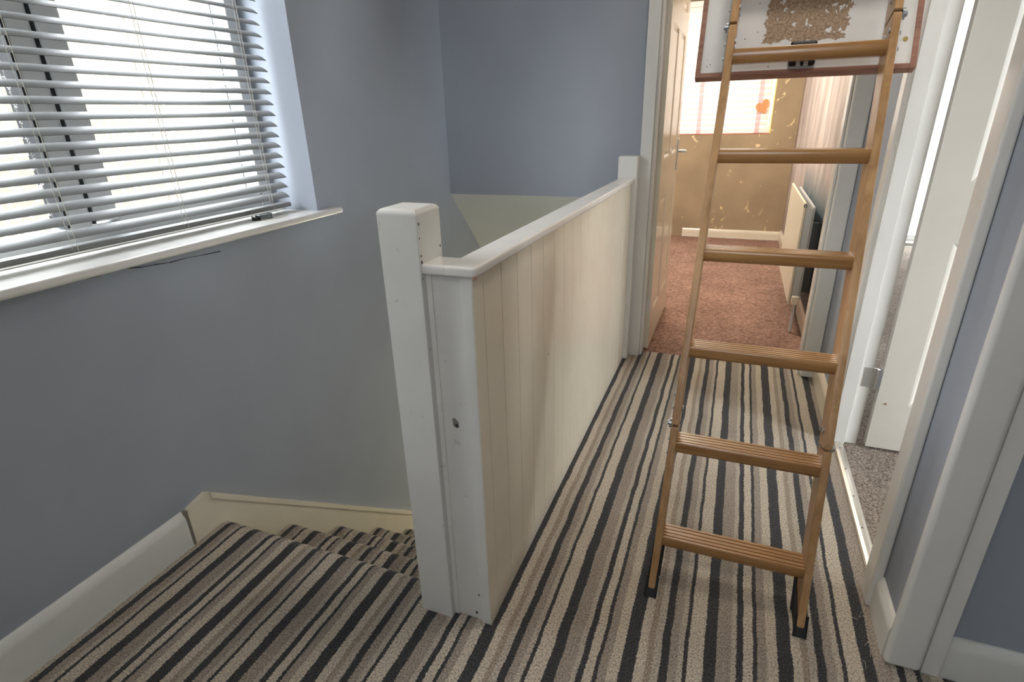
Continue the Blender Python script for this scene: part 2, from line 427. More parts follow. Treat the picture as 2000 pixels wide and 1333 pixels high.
# staircase
st = Thing('staircase', (-1.0, 1.0, DOWN), 'narrow staircase carpeted in black grey and cream stripes descending along the blue wall', 'staircase')
for i in range(1, 13):
    b = N(); z = -RISE*i
    prism(b, nose_profile(NOSE+GO*(i-1)-0.030, NOSE+GO*i, z, z-RISE), 0, XL+0.018, -0.47)
    st.part('step', b, M['stripes'], smooth=True)

# skirting along the left wall, then the stair string
def skirt_prof(h, t=0.018):
    return [(0, 0), (t, 0), (t, h-0.030), (t-0.003, h-0.016), (t-0.009, h-0.004), (t-0.013, h), (0, h)]
b = N(); prism(b, [(XL+x, z) for x, z in skirt_prof(0.123)], 1, FRONT, 0.868)
struct('baseboard_left', b, M['skirt'], 'white skirting board along the left wall of the landing', 'skirting', smooth=True)
b = N()
sl = 0.848; top = [(0.880, 0.113), (0.885, 0.124), (0.950, 0.137), (0.962, 0.130)]
prism(b, top + [(3.9, 0.130-sl*(3.9-0.962)), (3.9, -2.67), (3.2, -2.67), (0.880, -0.28)], 0, XL, XL+0.016)
prism(b, [(0.962, 0.1305), (3.9, 0.1305-sl*2.938), (3.9, 0.1305-0.022-sl*2.938), (0.962, 0.1085)], 0, XL+0.016, XL+0.021)
struct('trim_stair_string', b, M['cream_gloss'], 'cream painted stair string rising to a peak at the top step', 'stair string')
b = boxbm(XL, XL+0.014, 0.867, 0.881, -0.1, 0.121)
struct('trim_filler', b, M['caulk'], 'bare filler joint between skirting board and stair string', 'joint')

# ------------------------------------------------------------------ landing window
w1 = Thing('window_1', (XL-0.2, 1.0, 0.885), 'white framed window with patterned glass in the left wall', 'window', kind='structure')
X0 = -1.715; XF = -1.645
wy0, wy1, wz0, wz1 = 0.34, 1.672, 0.885, 2.06
b = N()
for (a0, a1, c0, c1) in ((wy1-0.055, wy1, wz0, wz1), (wy0, wy0+0.055, wz0, wz1), (wy0+0.055, wy1-0.055, wz0, wz0+0.06), (wy0+0.055, wy1-0.055, wz1-0.055, wz1), (0.945, 1.005, wz0+0.06, wz1-0.055)):
    bx(b, X0, XF, a0, a1, c0, c1, 0.006, 2)
w1.part('frame', b, M['upvc'], True)
sash = N()
for (a0, a1, c0, c1) in ((1.010, 1.072, 0.955, 1.995), (1.606, 1.614, 0.955, 1.995), (1.072, 1.606, 0.945, 0.968), (1.072, 1.606, 1.985, 1.998)):
    bx(sash, X0+0.02, XF+0.012, a0, a1, c0, c1, 0.004, 2)
w1.part('sash', sash, M['upvc'], True)
g = N()
for yy in (0.940, 1.0072, 1.6155): bx(g, X0+0.01, XF+0.004, yy-0.004, yy+0.004, 0.95, 2.0)
w1.part('gasket', g, M['gasket'])
for (a0, a1) in ((0.395, 0.937), (1.072, 1.607)):
    w1.part('pane', boxbm(X0+0.03, X0+0.036, a0, a1, 0.945, 2.0), M['glass'])
# sill board with rounded nose and horn past the reveal
b = N()
def sillp(xn):
    z0, z1 = 0.866, 0.889; r = (z1-z0)/2
    p = [(-1.66, z1)] + [(xn-r+r*math.cos(a), z0+r+r*math.sin(a)) for a in [math.pi/2 - i*math.pi/8 for i in range(9)]] + [(-1.66, z0)]
    return p
prism(b, sillp(-1.398), 1, 0.342, 1.670)
z0, z1 = 0.866, 0.889; r = (z1-z0)/2
hp = [(XL+0.0005, z1)] + [(-1.398-r+r*math.cos(a), z0+r+r*math.sin(a)) for a in [math.pi/2 - i*math.pi/8 for i in range(9)]] + [(XL+0.0005, z0)]
prism(b, hp, 1, 1.670, 1.765); prism(b, hp, 1, 0.25, 0.342)
w1.part('sill', b, M['white_gloss'], True)
b = N(); bx(b, -1.66, -1.595, 0.342, 1.670, 0.889, 0.899, 0.004)
w1.part('inner_sill', b, M['white_gloss'], True)

# venetian blind
bl = Thing('venetian_blind', (-1.55, 1.0, 0.91), 'grey slatted venetian blind hanging in the landing window', 'blind')
sy0, sy1 = 0.365, 1.645
tilt = math.atan2(0.0175, 0.031)
def slat_bm(zf, xf=-1.534, w=0.0356, tl=tilt, y0=sy0, y1=sy1, cup=0.0022, th=0.0007):
    b = N(); d = Vector((-math.cos(tl), math.sin(tl))); n = Vector((math.sin(tl), math.cos(tl)))
    up_, lo = [], []
    for i in range(6):
        s = i/5; q = Vector((xf, zf)) + d*(w*s) + n*(cup*4*s*(1-s))
        up_.append((q + n*th).to_tuple()); lo.append((q - n*th).to_tuple())
    prism(b, up_ + lo[::-1], 1, y0, y1); return b
zs = [0.940 + 0.0347*i for i in range(31)]
s0 = bl.part('slat', slat_bm(zs[0]), M['slat'], True)
for z in zs[1:]:
    o = s0.copy(); COL.objects.link(o); o.parent = bl.o; o.location = (0, 0, z - zs[0])
b = N(); bx(b, -1.571, -1.532, sy0, sy1, 0.906, 0.922, 0.004, 2); bl.part('bottom_rail', b, M['slat'], True)
b = N(); bx(b, -1.58, -1.525, sy0, sy1, 2.015, 2.06, 0.003); bl.part('head_rail', b, M['slat'], True)
for yc in (0.868, 1.190, 1.543):
    for xx in (-1.5325, -1.5675):
        b = N(); tube(b, [(xx, yc, 0.915), (xx, yc+0.001, 1.4), (xx, yc, 2.02)], 0.0007, 5); bl.part('ladder_cord', b, M['cord'])
    b = N(); tube(b, [(-1.531, yc+0.012, 0.905), (-1.531, yc+0.011, 1.4), (-1.531, yc+0.010, 2.02)], 0.0008, 5); bl.part('lift_cord', b, M['cord'])
cord = N()
tube(cord, [(-1.530, 1.553, 0.91), (-1.522, 1.56, 0.8925), (-1.51, 1.60, 0.8915), (-1.49, 1.655, 0.8915)], 0.0013, 6)
tube(cord, [(-1.522, 1.558, 0.8925), (-1.50, 1.575, 0.8915), (-1.475, 1.545, 0.8915), (-1.462, 1.50, 0.8915), (-1.468, 1.462, 0.8915), (-1.49, 1.446, 0.8925)], 0.0013, 6)
tube(cord, [(-1.53, 1.545, 0.893), (-1.535, 1.52, 0.893), (-1.515, 1.49, 0.893)], 0.0013, 6)
bl.part('loose_cord', cord, M['cord'], True)
b = N(); obox(b, (-1.516, 1.452, 0.890), (0.006, 0.048, 0), (0.018, -0.003, 0), (0, 0, 0.014), 0.003); cn = bl.part('cord_connector', b, M['steel_dark'], True, label='small grey plastic cord connector')
b = N(); obox(b, (-1.518, 1.436, 0.890), (0.002, 0.014, 0), (0.016, -0.002, 0), (0, 0, 0.010), 0.003); bl.part('cord_weight', b, M['black_plastic'], True)

# ------------------------------------------------------------------ balustrade
ba = Thing('balustrade', (-0.5, 1.8, 0.0), 'white and cream boarded balustrade with square newel post guarding the stairs', 'balustrade')
def rtop(y): return 0.935 - 0.0113*(y-0.91)     # top of the capping falls slightly to the back
b = boxbm(-0.642, -0.553, 0.906, 0.999, 0.0, 1.040)
bmesh.ops.bevel(b, geom=[e for e in b.edges if min(v.co.z for v in e.verts) > 1.0], offset=0.013, segments=4, profile=0.5, affect='EDGES')
bmesh.ops.bevel(b, geom=[e for e in b.edges if abs(e.verts[0].co.z-e.verts[1].co.z) > 0.9], offset=0.003, segments=2, profile=0.5, affect='EDGES')
ba.part('newel_post', b, M['white_worn'], True, label='chipped white newel post with rounded top')
b = N(); bx(b, -0.519, -0.428, 2.655, YB, 0.0, 1.010, 0.007, 3)
ba.part('wall_post', b, M['white_gloss'], True, label='white half newel against the end wall')
b = N(); bx(b, -0.553, -0.476, 0.926, 0.955, 0.0, rtop(0.93)-0.022, 0.002); ba.part('end_board', b, M['white_worn'], True)
b = N(); bx(b, -0.553, -0.541, 0.9225, 0.926, 0.0, rtop(0.93)-0.022, 0.001); ba.part('end_bead', b, M['white_worn'], True)
b = N(); bx(b, -0.476, -0.4505, 0.918, 0.958, 0.0, rtop(0.93)-0.022, 0.002); ba.part('corner_strip', b, M['white_worn'], True)
b = N(); bx(b, -0.503, -0.466, 0.958, 2.66, 0.0, 0.895); ba.part('core', b, M['groove'])
b = N(); bx(b, -0.515, -0.503, 0.999, 2.66, -0.2, 0.895); ba.part('stair_side_panel', b, M['white_gloss'])
ys = [0.9185, 0.968] + [0.968+0.0965*i for i in range(1, 18)]
ys[-1] = 2.656
for a0, a1 in zip(ys[:-1], ys[1:]):
    b = N()
    zt0, zt1 = rtop(a0)-0.020, rtop(a1)-0.020
    g = 0.0014
    prof = [(-0.466, a0+0.0008), (-0.4520, a0+0.0008), (-0.4500, a0+g+0.0008), (-0.4500, a1-g-0.0008), (-0.4520, a1-0.0008), (-0.466, a1-0.0008)]
    if a0 < 0.93: prof = [(-0.4505, a0), (-0.4490, a0), (-0.4490, a1-g), (-0.4525, a1), (-0.4505, a1)]
    prism(b, prof, 2, 0.0, 1.0)
    for v in b.verts:
        if v.co.z > 0.5: v.co.z = rtop(v.co.y)-0.020
    ba.part('board', b, M['cream_gloss'])
# capping: L-shaped, rounded edges
b = N()
bx(b, -0.507, -0.4385, 0.910, 2.657, 0.913, 0.935, 0.006, 3)
bx(b, -0.556, -0.500, 0.910, 0.985, 0.9132, 0.9348, 0.006, 3)
for v in b.verts: v.co.z += rtop(v.co.y) - 0.935
ba.part('capping', b, M['white_gloss'], True)
# chipped corner and knock marks
b = N(); bx(b, -0.4445, -0.4376, 0.9090, 0.9150, 0.911, 0.919, 0.002); ba.part('chipped_corner', b, M['brown_edge'], True, label='bare wood chip at the corner of the capping')
def blot(c, ax, r, n=11):
    b = N(); c = Vector(c); vs_ = []
    for i in range(n):
        a = 2*math.pi*i/n; rr = r*(0.55+0.6*random.random())
        p = c.copy(); d = (math.cos(a)*rr, math.sin(a)*rr*1.25)
        if ax == 'y': p.x += d[0]; p.z += d[1]
        else: p.y += d[0]; p.z += d[1]
        vs_.append(b.verts.new(p))
    b.faces.new(vs_); return b
for zz, rr in ((1.012, 0.003), (0.985, 0.002), (0.951, 0.0025), (0.938, 0.0032), (0.905, 0.0018)):
    ba.part('chip', blot((-0.5526, 0.9095+rr, zz), 'x', rr), M['crack'])
ba.part('chip', blot((-0.5526, 0.990, 0.955), 'x', 0.0025), M['crack'])
ba.part('dent', blot((-0.512, 0.9255, 0.575), 'y', 0.011), M['caulk'], label='grey dent in the painted end board')
ba.part('dent', blot((-0.509, 0.9252, 0.572), 'y', 0.0045), M['crack'])
ba.part('dent', blot((-0.483, 0.9255, 0.083), 'y', 0.003), M['crack'])
ba.part('dent', blot((-0.492, 0.9255, 0.022), 'y', 0.005), M['crack'])
ba.part('dent', blot((-0.4494, 1.395, 0.555), 'x', 0.003), M['crack'])

# ------------------------------------------------------------------ bedroom doorway trims and door
b = N()
bx(b, -0.43, -0.377, 2.716, YB, 0, 2.08, 0.004, 2); bx(b, -0.400, -0.377, 2.735, 2.87, 0, 2.03, 0.002)
bx(b, -0.377, -0.365, 2.735, 2.800, 0, 2.02, 0.002)
struct('trim_1', b, M['white_gloss'], 'white architrave and door lining beside the balustrade at the bedroom doorway', 'door frame', True)
b = N()
bx(b, 0.390, 0.4595, 2.706, YB, 0, 2.08, 0.008, 3); bx(b, 0.390, 0.412, 2.738, 2.87, 0, 2.03, 0.002)
bx(b, 0.390, 0.4595, 2.865, 2.882, 0, 2.08, 0.005, 3); bx(b, 0.380, 0.390, 2.735, 2.80, 0, 2.02, 0.002)
struct('trim_2', b, M['white_gloss'], 'white architrave and door lining between the bedroom doorway and the right wall', 'door frame', True)
b = N(); bx(b, -0.43, 0.4595, 2.712, YB, 2.02, 2.08, 0.004); bx(b, -0.39, 0.40, YB, 2.87, 2.01, 2.03)
struct('trim_3', b, M['white_gloss'], 'white door head over the bedroom doorway', 'door frame', True)

def panel_door(th, name, Wd, Ht=1.98, t=0.035, mat='cream_gloss', kind='structure', base=(0, 0, 0), rot=0.0, label=''):
    """six-panel moulded door: local x along the width from the hinge, y thickness, z up"""
    T = Thing(name, base, label, 'door', kind=kind)
    T.o.rotation_euler[2] = rot; T.base = Vector((0, 0, 0))
    xs = [0, 0.098, Wd/2-0.045, Wd/2+0.045, Wd-0.098, Wd]
    zs_ = [0, 0.185, 0.775, 0.965, 1.560, 1.655, 1.865, Ht]
    b = N()
    for side, yv in ((0, 0.0), (1, t)):
        grid = [[b.verts.new((x, yv, z)) for z in zs_] for x in xs]
        pf = []
        for i in range(5):
            for j in range(7):
                f = b.faces.new((grid[i][j], grid[i+1][j], grid[i+1][j+1], grid[i][j+1]) if side == 0 else (grid[i][j], grid[i][j+1], grid[i+1][j+1], grid[i+1][j]))
                if i in (1, 3) and j in (1, 3, 5): pf.append(f)
        b.normal_update()
        bmesh.ops.inset_individual(b, faces=pf, thickness=0.010, depth=-0.002)
        bmesh.ops.inset_individual(b, faces=pf, thickness=0.012, depth=-0.007)
        bmesh.ops.inset_individual(b, faces=pf, thickness=0.024, depth=0.005)
        if side == 0: g0 = grid
        else:
            g1 = grid
    for i in range(5):
        for z in (0, 7):
            b.faces.new((g0[i][z], g0[i+1][z], g1[i+1][z], g1[i][z]))
    for j in range(7):
        for x in (0, 5):
            b.faces.new((g0[x][j], g0[x][j+1], g1[x][j+1], g1[x][j]))
    T.part('door_leaf', b, M[mat])
    return T
def hinge(T, x, y, z, h=0.075, leafx=0.026, flip=1, name='hinge'):
    b = N(); seg = 5
    for i in range(seg): tube(b, [(x, y, z+h*i/seg+0.0006), (x, y, z+h*(i+1)/seg-0.0006)], 0.0042, 10)
    hb = T.part(name, b, M['chrome'], True)
    return hb
d1 = panel_door(None, 'door_1', 0.765, base=(-0.343, 2.808, 0.012), rot=H90, label='white six panel bedroom door standing open into the bedroom')
# rot 90: local x -> +y, local y -> -x  (leaf occupies x -0.343-0.035 .. -0.343)
for z in (0.20, 1.70):
    b = N(); bx(b, -0.0015, 0.0, 0.004, 0.034, z, z+0.08); h1 = d1.part('hinge_leaf', b, M['white_gloss'])
    b = N(); tube(b, [(-0.004, 0.037, z), (-0.004, 0.037, z+0.08)], 0.004, 10); d1.part('hinge', b, M['white_gloss'], True)
b = N(); bx(b, 0.692, 0.728, -0.006, 0.0, 0.86, 1.035, 0.002); bp = d1.part('handle_plate', b, M['chrome'], True)
b = N(); tube(b, [(0.71, -0.004, 0.965), (0.71, -0.045, 0.965)], 0.008, 12); tube(b, [(0.71, -0.043, 0.965), (0.69, -0.047, 0.965), (0.64, -0.045, 0.967)], 0.008, 12)
d1.part('lever_handle', b, M['chrome'], True, parent=bp, label='chrome lever handle')

# ------------------------------------------------------------------ right-hand doorway
b = N()
bx(b, 0.441, XR, 2.137, 2.205, 0, 2.09, 0.007, 3); bx(b, 0.4555, 0.5412, 2.140, 2.172, 0, 2.03, 0.002)
bx(b, 0.4555, 0.500, 2.128, 2.141, 0, 2.02, 0.002)
struct('trim_4', b, M['white_gloss'], 'white hinge side door frame of the grey carpeted room', 'door frame', True)
b = N()
bx(b, 0.436, XR, 1.305, 1.372, 0, 2.09, 0.006, 3); bx(b, 0.4555, 0.5412, 1.353, 1.382, 0, 2.03, 0.002)

struct('trim_5', b, M['white_gloss'], 'white latch side door frame near the corner of the right wall', 'door frame', True)
b = N(); bx(b, 0.441, XR, 1.305, 2.205, 2.03, 2.09, 0.004); bx(b, XR, 0.56, 1.38, 2.14, 2.01, 2.03)
struct('trim_6', b, M['white_gloss'], 'white door head of the grey carpeted room', 'door frame', True)
d2 = panel_door(None, 'door_2', 0.745, base=(0.566, 2.120, 0.010), rot=0.0, mat='door_white', label='white six panel door opened back into the grey carpeted room')
for z in (0.235, 1.72):
    T = d2
    b = N(); bx(b, -0.0018, 0.0, 0.003, 0.034, z, z+0.076); lf = d2.part('hinge_leaf', b, M['chrome'])
    b = N()
    for i in range(5): tube(b, [(-0.012, 0.012, z+0.0152*i+0.0005), (-0.012, 0.012, z+0.0152*(i+1)-0.0005)], 0.0048, 10)
    hn = d2.part('hinge', b, M['chrome'], True, label='chrome butt hinge')
    b = N(); bx(b, -0.052, -0.012, 0.0175, 0.0197, z, z+0.076)
    for zz in (0.012, 0.038, 0.064): disc(b, (-0.036 + (0.012 if zz == 0.038 else 0), 0.0178, z+zz), (0, -1, 0), 0.0035, 0.0012, 10)
    d2.part('hinge_leaf', b, M['chrome'])
b = N(); disc(b, (0.030, 0.0002, 0.185), (0, -1, 0), 0.0035, 0.004, 10); d2.part('screw', b, M['brown_edge'], True)
b = N(); tube(b, [(0.70, -0.0, 0.98), (0.70, -0.045, 0.98)], 0.008, 10); tube(b, [(0.70, -0.043, 0.98), (0.59, -0.045, 0.98)], 0.008, 10)
d2.part('lever_handle', b, M['chrome'], True)

# threshold strip
ts = Thing('threshold_strip', (0.478, 1.76, 0.0), 'silver metal carpet threshold strip across the right doorway', 'threshold strip')
b = N(); prism(b, [(0.461, 0.0), (0.465, 0.005), (0.474, 0.0075), (0.484, 0.0075), (0.493, 0.005), (0.497, 0.0)], 1, 1.384, 2.127)
ts.part('strip', b, M['alu'])
for y in (1.46, 1.62, 1.78, 1.94, 2.08):
    b = N(); disc(b, (0.479, y, 0.0070), (0, 0, 1), 0.003, 0.0012, 10); ts.part('screw', b, M['steel_dark'], True)

# corner board, return skirting, small skirtings
b = N(); bx(b, 0.445, 0.519, 1.134, 1.1585, 0, 2.09, 0.012, 4)
struct('trim_7', b, M['white_gloss'], 'wide white round edged board on the outer corner of the right wall', 'architrave', True)
b = N(); bx(b, 0.519, 0.553, 1.139, 1.1585, 0, 2.09, 0.002, 2)
struct('trim_8', b, M['white_gloss'], 'narrow flat white strip beside the round edged corner board', 'architrave', True)
b = N(); prism(b, [(1.158-x, z) for x, z in skirt_prof(0.112, 0.017)], 0, 0.553, XSIDE)
struct('baseboard_right', b, M['skirt'], 'white skirting board on the wall beside the corner board', 'skirting', True)
b = N(); prism(b, [(XR-x, z) for x, z in skirt_prof(0.105, 0.015)], 1, 1.1585, 1.306)
struct('baseboard_corner', b, M['skirt'], 'short piece of skirting between corner board and door frame', 'skirting', True)
b = N(); prism(b, [(XR-x, z) for x, z in skirt_prof(0.105, 0.016)], 1, 2.205, 2.706)
struct('baseboard_hall', b, M['cream_gloss'], 'cream skirting board between the two doorways', 'skirting', True)

# ------------------------------------------------------------------ loft ladder
RISEZ, RUNY, LEAN = 0.2376, 0.0935, 0.0055
U = Vector((LEAN, RUNY, RISEZ)).normalized()                 # up the ladder
Nn = Vector((0, RISEZ, -RUNY)).normalized()                  # from the front face towards the hatch
def P0(z, x):                                                # point on the front plane
    k = (z-0.152)/RISEZ
    return Vector((x + LEAN*k, 1.208 + RUNY*k, z))
XI0, XI1 = -0.0735, 0.2655
RW, RD = 0.0185, 0.082
la = Thing('loft_ladder', (0.096, 1.2, 0.0), 'folding pine loft ladder with grooved treads and black rubber feet', 'ladder')
secs = [(0.012, 0.428), (0.432, 1.398), (1.404, 2.30)]
for s_i, (za, zb) in enumerate(secs):
    for side, xi in ((0, XI0-RW), (1, XI1)):
        b = N(); a = P0(za, xi); c = P0(zb, xi)
        obox(b, a, (RW, 0, 0), Nn*RD, c-a, 0.0028, 2)
        if s_i == 0:
            for v in b.verts: v.co.z = max(v.co.z, 0.016)
        la.part('rail', b, M['rail_wood'], True)
for i in range(10):
    z = 0.152 + RISEZ*i
    if z > 2.15: break
    f = P0(z, 0); y = f.y; x0 = XI0 + LEAN*i; x1 = XI1 + LEAN*i
    b = N(); D, Hh = 0.060, 0.034
    pr = [(y+0.004, z)]
    for gk in range(4):
        g0 = 0.0100 + gk*0.0130
        pr += [(y+g0, z), (y+g0, z-0.005), (y+g0+0.0030, z-0.005), (y+g0+0.0030, z)]
    pr += [(y+D, z), (y+D, z-Hh+0.004), (y+D-0.005, z-Hh), (y+0.012, z-Hh), (y+0.006, z-Hh+0.0025), (y+0.002, z-Hh+0.008), (y, z-Hh*0.55), (y+0.0006, z-0.009), (y+0.0018, z-0.003)]
    prism(b, pr, 0, x0-0.0004, x1+0.0004)
    la.part('tread', b, M['tread_wood'], True)
# rubber feet
for xi in (XI0-RW, XI1):
    b = N(); a = P0(0.062, xi-0.0025) - Nn*0.003; c = P0(0.000, xi-0.0025) - Nn*0.003
    d = c - a
    obox(b, a, (RW+0.005, 0, 0), Nn*(RD+0.006), d, 0.004, 2)
    for v in b.verts:
        k = (v.co - a).dot(Nn)/(RD+0.006)
        if v.co.z > 0.02: v.co += -d*(0.75*max(0, min(1, k)))*1.0 - Vector((0, 0, 0)) if k > 0.5 else Vector((0, 0, -0.020))
        v.co.z = max(v.co.z, 0.001)
    la.part('rubber_foot', b, M['rubber'], True)
# folding joints: hinge plates and bolts on the outer faces, bolts on the inner faces
for zj, nm in ((0.430, 'low'), (1.401, 'top')):
    for side in (0, 1):
        xo = (XI0-RW) if side == 0 else (XI1+RW)
        sg = -1 if side == 0 else 1
        depth = 0.052 if nm == 'low' else 0.020
        for dz in (-0.115, 0.0):
            b = N(); a = P0(zj+dz+0.004, xo) + Nn*(depth-0.010)
            obox(b, a, (sg*0.0022, 0, 0), Nn*0.022, U*0.108, 0.0008, 1)
            la.part('hinge_plate', b, M['steel'])
        b = N(); disc(b, P0(zj, xo)+Nn*depth+Vector((sg*0.002, 0, 0)), (sg, 0, 0), 0.013, 0.006, 16); disc(b, P0(zj, xo)+Nn*depth+Vector((sg*0.008, 0, 0)), (sg, 0, 0), 0.007, 0.005, 12)
        la.part('hinge_pin', b, M['steel'], True)
        for dz in (-0.075, -0.040, 0.040, 0.075):
            b = N(); disc(b, P0(zj+dz, xo)+Nn*depth+Vector((sg*0.002, 0, 0)), (sg, 0, 0), 0.0055, 0.004, 10)
            la.part('bolt', b, M['steel'], True)
            if abs(dz) < 0.05:
                xi = XI0 if side == 0 else XI1
                for dd in (-0.012, 0.022):
                    b = N(); disc(b, P0(zj+dz, xi)+Nn*(depth+dd), (-sg, 0, 0), 0.0065, 0.003, 10); la.part('bolt', b, M['steel'], True)
for z, x in ((1.242, XI1+0.010), (0.53, XI1+0.009)):
    b = N(); disc(b, P0(z, x)+Nn*0.0005, -Nn, 0.0035, 0.0012, 10); la.part('screw', b, M['brass'], True)

# ------------------------------------------------------------------ loft hatch
OFF = 0.092/Nn.y                                              # board face behind the rails
zb, zt = 1.279, 2.345
def HP(z, x, off=0.0):
    q = P0(z, 0) + Vector((0, OFF, 0)); return Vector((x, q.y, z)) + Nn*off
hx0, hx1 = -0.1400, 0.3745
cx = (hx0+hx1)/2
hb = HP(zb, cx)
ht = Thing('loft_hatch', hb, 'open white loft hatch board with brown edges and a torn brown patch', 'loft hatch')
Lh = (HP(zt, cx) - HP(zb, cx)).length
Us = (HP(zt, cx) - HP(zb, cx)).normalized()
ht.o.rotation_euler[0] = -math.atan2(Us.y, Us.z); ht.base = Vector((0, 0, 0))
wdt = (hx1-hx0)/2
# local: x across, z up the slope, +y away from the ladder
ht.part('board', boxbm(-wdt+0.013, wdt-0.013, 0.0, 0.024, 0.012, Lh-0.012), M['hatch'])
b = N(); bx(b, -wdt, -wdt+0.013, -0.003, 0.026, 0, Lh, 0.001); ht.part('edge_lipping', b, M['brown_edge'])
b = N(); bx(b, wdt-0.013, wdt, -0.003, 0.026, 0, Lh, 0.001); ht.part('edge_lipping', b, M['brown_edge'])
b = N(); bx(b, -wdt+0.013, wdt-0.013, -0.003, 0.026, 0.0, 0.012, 0.001); ht.part('edge_lipping', b, M['brown_edge'])
b = N(); bx(b, -wdt+0.013, wdt-0.013, -0.003, 0.026, Lh-0.012, Lh, 0.001); ht.part('edge_lipping', b, M['brown_edge'])
lx = 0.121 - cx
b = N(); bx(b, lx-0.031, lx+0.031, -0.014, 0.0, 0.017, 0.079, 0.006, 3); lt = ht.part('latch', b, M['black_plastic'], True, label='black plastic catch')
b = N(); bx(b, lx-0.014, lx-0.004, -0.018, -0.013, 0.013, 0.030, 0.001); bx(b, lx+0.004, lx+0.014, -0.018, -0.013, 0.013, 0.030, 0.001); bx(b, lx-0.014, lx+0.014, -0.018, -0.013, 0.024, 0.032, 0.001)
ht.part('keeper', b, M['upvc'], parent=lt, label='white plastic keeper')
for (x, z) in ((0.345, 0.072), (0.348, 0.180), (0.345, 0.60), (0.345, 0.78)):
    b = N(); disc(b, (x-cx, 0.0005, z), (0, -1, 0), 0.0055, 0.0015, 14); ht.part('screw_cover', b, M['brass'], True)
for (x, z) in ((-0.112, 0.03), (-0.104, 0.035), (0.06, 0.06), (0.315, 0.05)):
    b = N(); disc(b, (x-cx, 0.0004, z), (0, -1, 0), 0.0016, 0.0008, 8); ht.part('nail_mark', b, M['steel_dark'])
for x in (XI0-RW+0.02, XI1-0.002):
    b = N(); bx(b, x-cx, x-cx+0.018, -0.012, 0.0, 0.30, Lh-0.05); ht.part('batten', b, M['rail_wood'])

# ------------------------------------------------------------------ bedroom
BYW = 5.90
b = N()
bx(b, XL-0.1, -1.45, BYW, BYW+0.22, 0, CEIL); bx(b, 0.238, XR, BYW, BYW+0.22, 0, CEIL)
bx(b, -1.45, 0.238, BYW, BYW+0.22, 0, 0.972); bx(b, -1.45, 0.238, BYW, BYW+0.22, 2.10, CEIL)
struct('wall_bedroom_back', b, M['beige_peeled'], 'beige bedroom wall with peeling paint under the far window', 'wall')
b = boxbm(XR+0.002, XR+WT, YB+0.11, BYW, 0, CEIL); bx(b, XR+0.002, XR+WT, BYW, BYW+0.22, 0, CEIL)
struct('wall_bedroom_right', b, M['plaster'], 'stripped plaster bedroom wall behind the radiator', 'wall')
b = boxbm(XL-0.1, XL-0.001, 5.3, BYW, -0.2, CEIL); bx(b, -0.47, -0.46, 2.86, 3.62, -0.2, 0.86)
bx(b, XL, -0.46, 2.86, 3.62, 0.86, 0.88); bx(b, XL, -0.46, 3.6, 3.62, 0.0, 0.86)
struct('wall_bedroom_left', b, M['beige_peeled'], 'boxed stair bulkhead and left wall inside the bedroom', 'wall')
b = boxbm(XL, 3.1, YB+0.11, BYW, CEIL, CEIL+0.1); bx(b, XR+WT, 3.1, 1.258, YB+0.11, CEIL, CEIL+0.1)
struct('ceiling_bedroom', b, M['ceil'], 'white ceilings of the two rooms beyond the landing', 'ceiling')
b = N(); prism(b, [(BYW-x, z) for x, z in skirt_prof(0.082, 0.018)], 0, -0.46, XR+0.002)
struct('baseboard_bedroom', b, M['cream_gloss'], 'cream skirting board under the peeling bedroom wall', 'skirting', True)
b = N(); prism(b, [(XR+0.002-x, z) for x, z in skirt_prof(0.095, 0.02)], 1, 2.884, BYW)
struct('baseboard_bedroom_right', b, M['cream_gloss'], 'cream skirting board below the radiator wall in the bedroom', 'skirting', True)
# bedroom window
w2 = Thing('window_2', (-0.6, BYW+0.12, 0.972), 'bright bedroom window in the peeling beige wall', 'window', kind='structure')
b = N()
for (a0, a1, c0, c1) in ((-1.45, -1.39, 0.972, 2.10), (0.178, 0.238, 0.972, 2.10), (-1.39, 0.178, 0.972, 1.03), (-1.39, 0.178, 2.04, 2.10), (-0.42, -0.36, 1.03, 2.04)):
    bx(b, a0, a1, BYW+0.13, BYW+0.19, c0, c1, 0.004)
w2.part('frame', b, M['upvc'])
for (a0, a1) in ((-1.39, -0.42), (-0.36, 0.178)):
    w2.part('pane', boxbm(a0, a1, BYW+0.155, BYW+0.16, 1.03, 2.04), M['glass'])
M['yellow'] = paint('yellow_bare_plaster', rgb(214, 186, 96), 0.12, 0.8, 0.2, 60)
b = boxbm(0.232, 0.2379, BYW+0.002, BYW+0.13, 0.973, 2.099); w2.part('reveal', b, M['yellow'], label='yellow bare plaster window reveal')
M['redwood'] = wood('red_brown_bare_wood', 0, rgb(168, 92, 62), rgb(130, 66, 44), rgb(196, 120, 84), 0.7)
b = boxbm(-1.449, 0.2379, BYW+0.002, BYW+0.13, 0.9725, 0.978); w2.part('sill', b, M['redwood'])
b2 = Thing('venetian_blind', (-0.6, BYW+0.05, 0.98), 'bright white wide slatted blind in the bedroom window', 'blind')
def slat2(zf):
    b = N(); n = 5; tl = math.radians(74); w = 0.057
    up_, lo = [], []
    for i in range(n+1):
        s = i/n; q = Vector((BYW+0.045, zf)) + Vector((math.cos(tl), math.sin(tl)))*(w*s) + Vector((-math.sin(tl), math.cos(tl)))*(0.003*4*s*(1-s))
        nn_ = Vector((-math.sin(tl), math.cos(tl)))*0.0011
        up_.append((q+nn_).to_tuple()); lo.append((q-nn_).to_tuple())
    prism(b, up_ + lo[::-1], 0, -1.42, 0.205); return b
q0 = b2.part('slat', slat2(0.992), M['slat_white'], True)
for i in range(1, 21):
    o = q0.copy(); COL.objects.link(o); o.parent = b2.o; o.location = (0, 0, 0.0505*i)
b = boxbm(-1.42, 0.205, BYW+0.035, BYW+0.095, 2.05, 2.095); b2.part('head_rail', b, M['slat_white'])
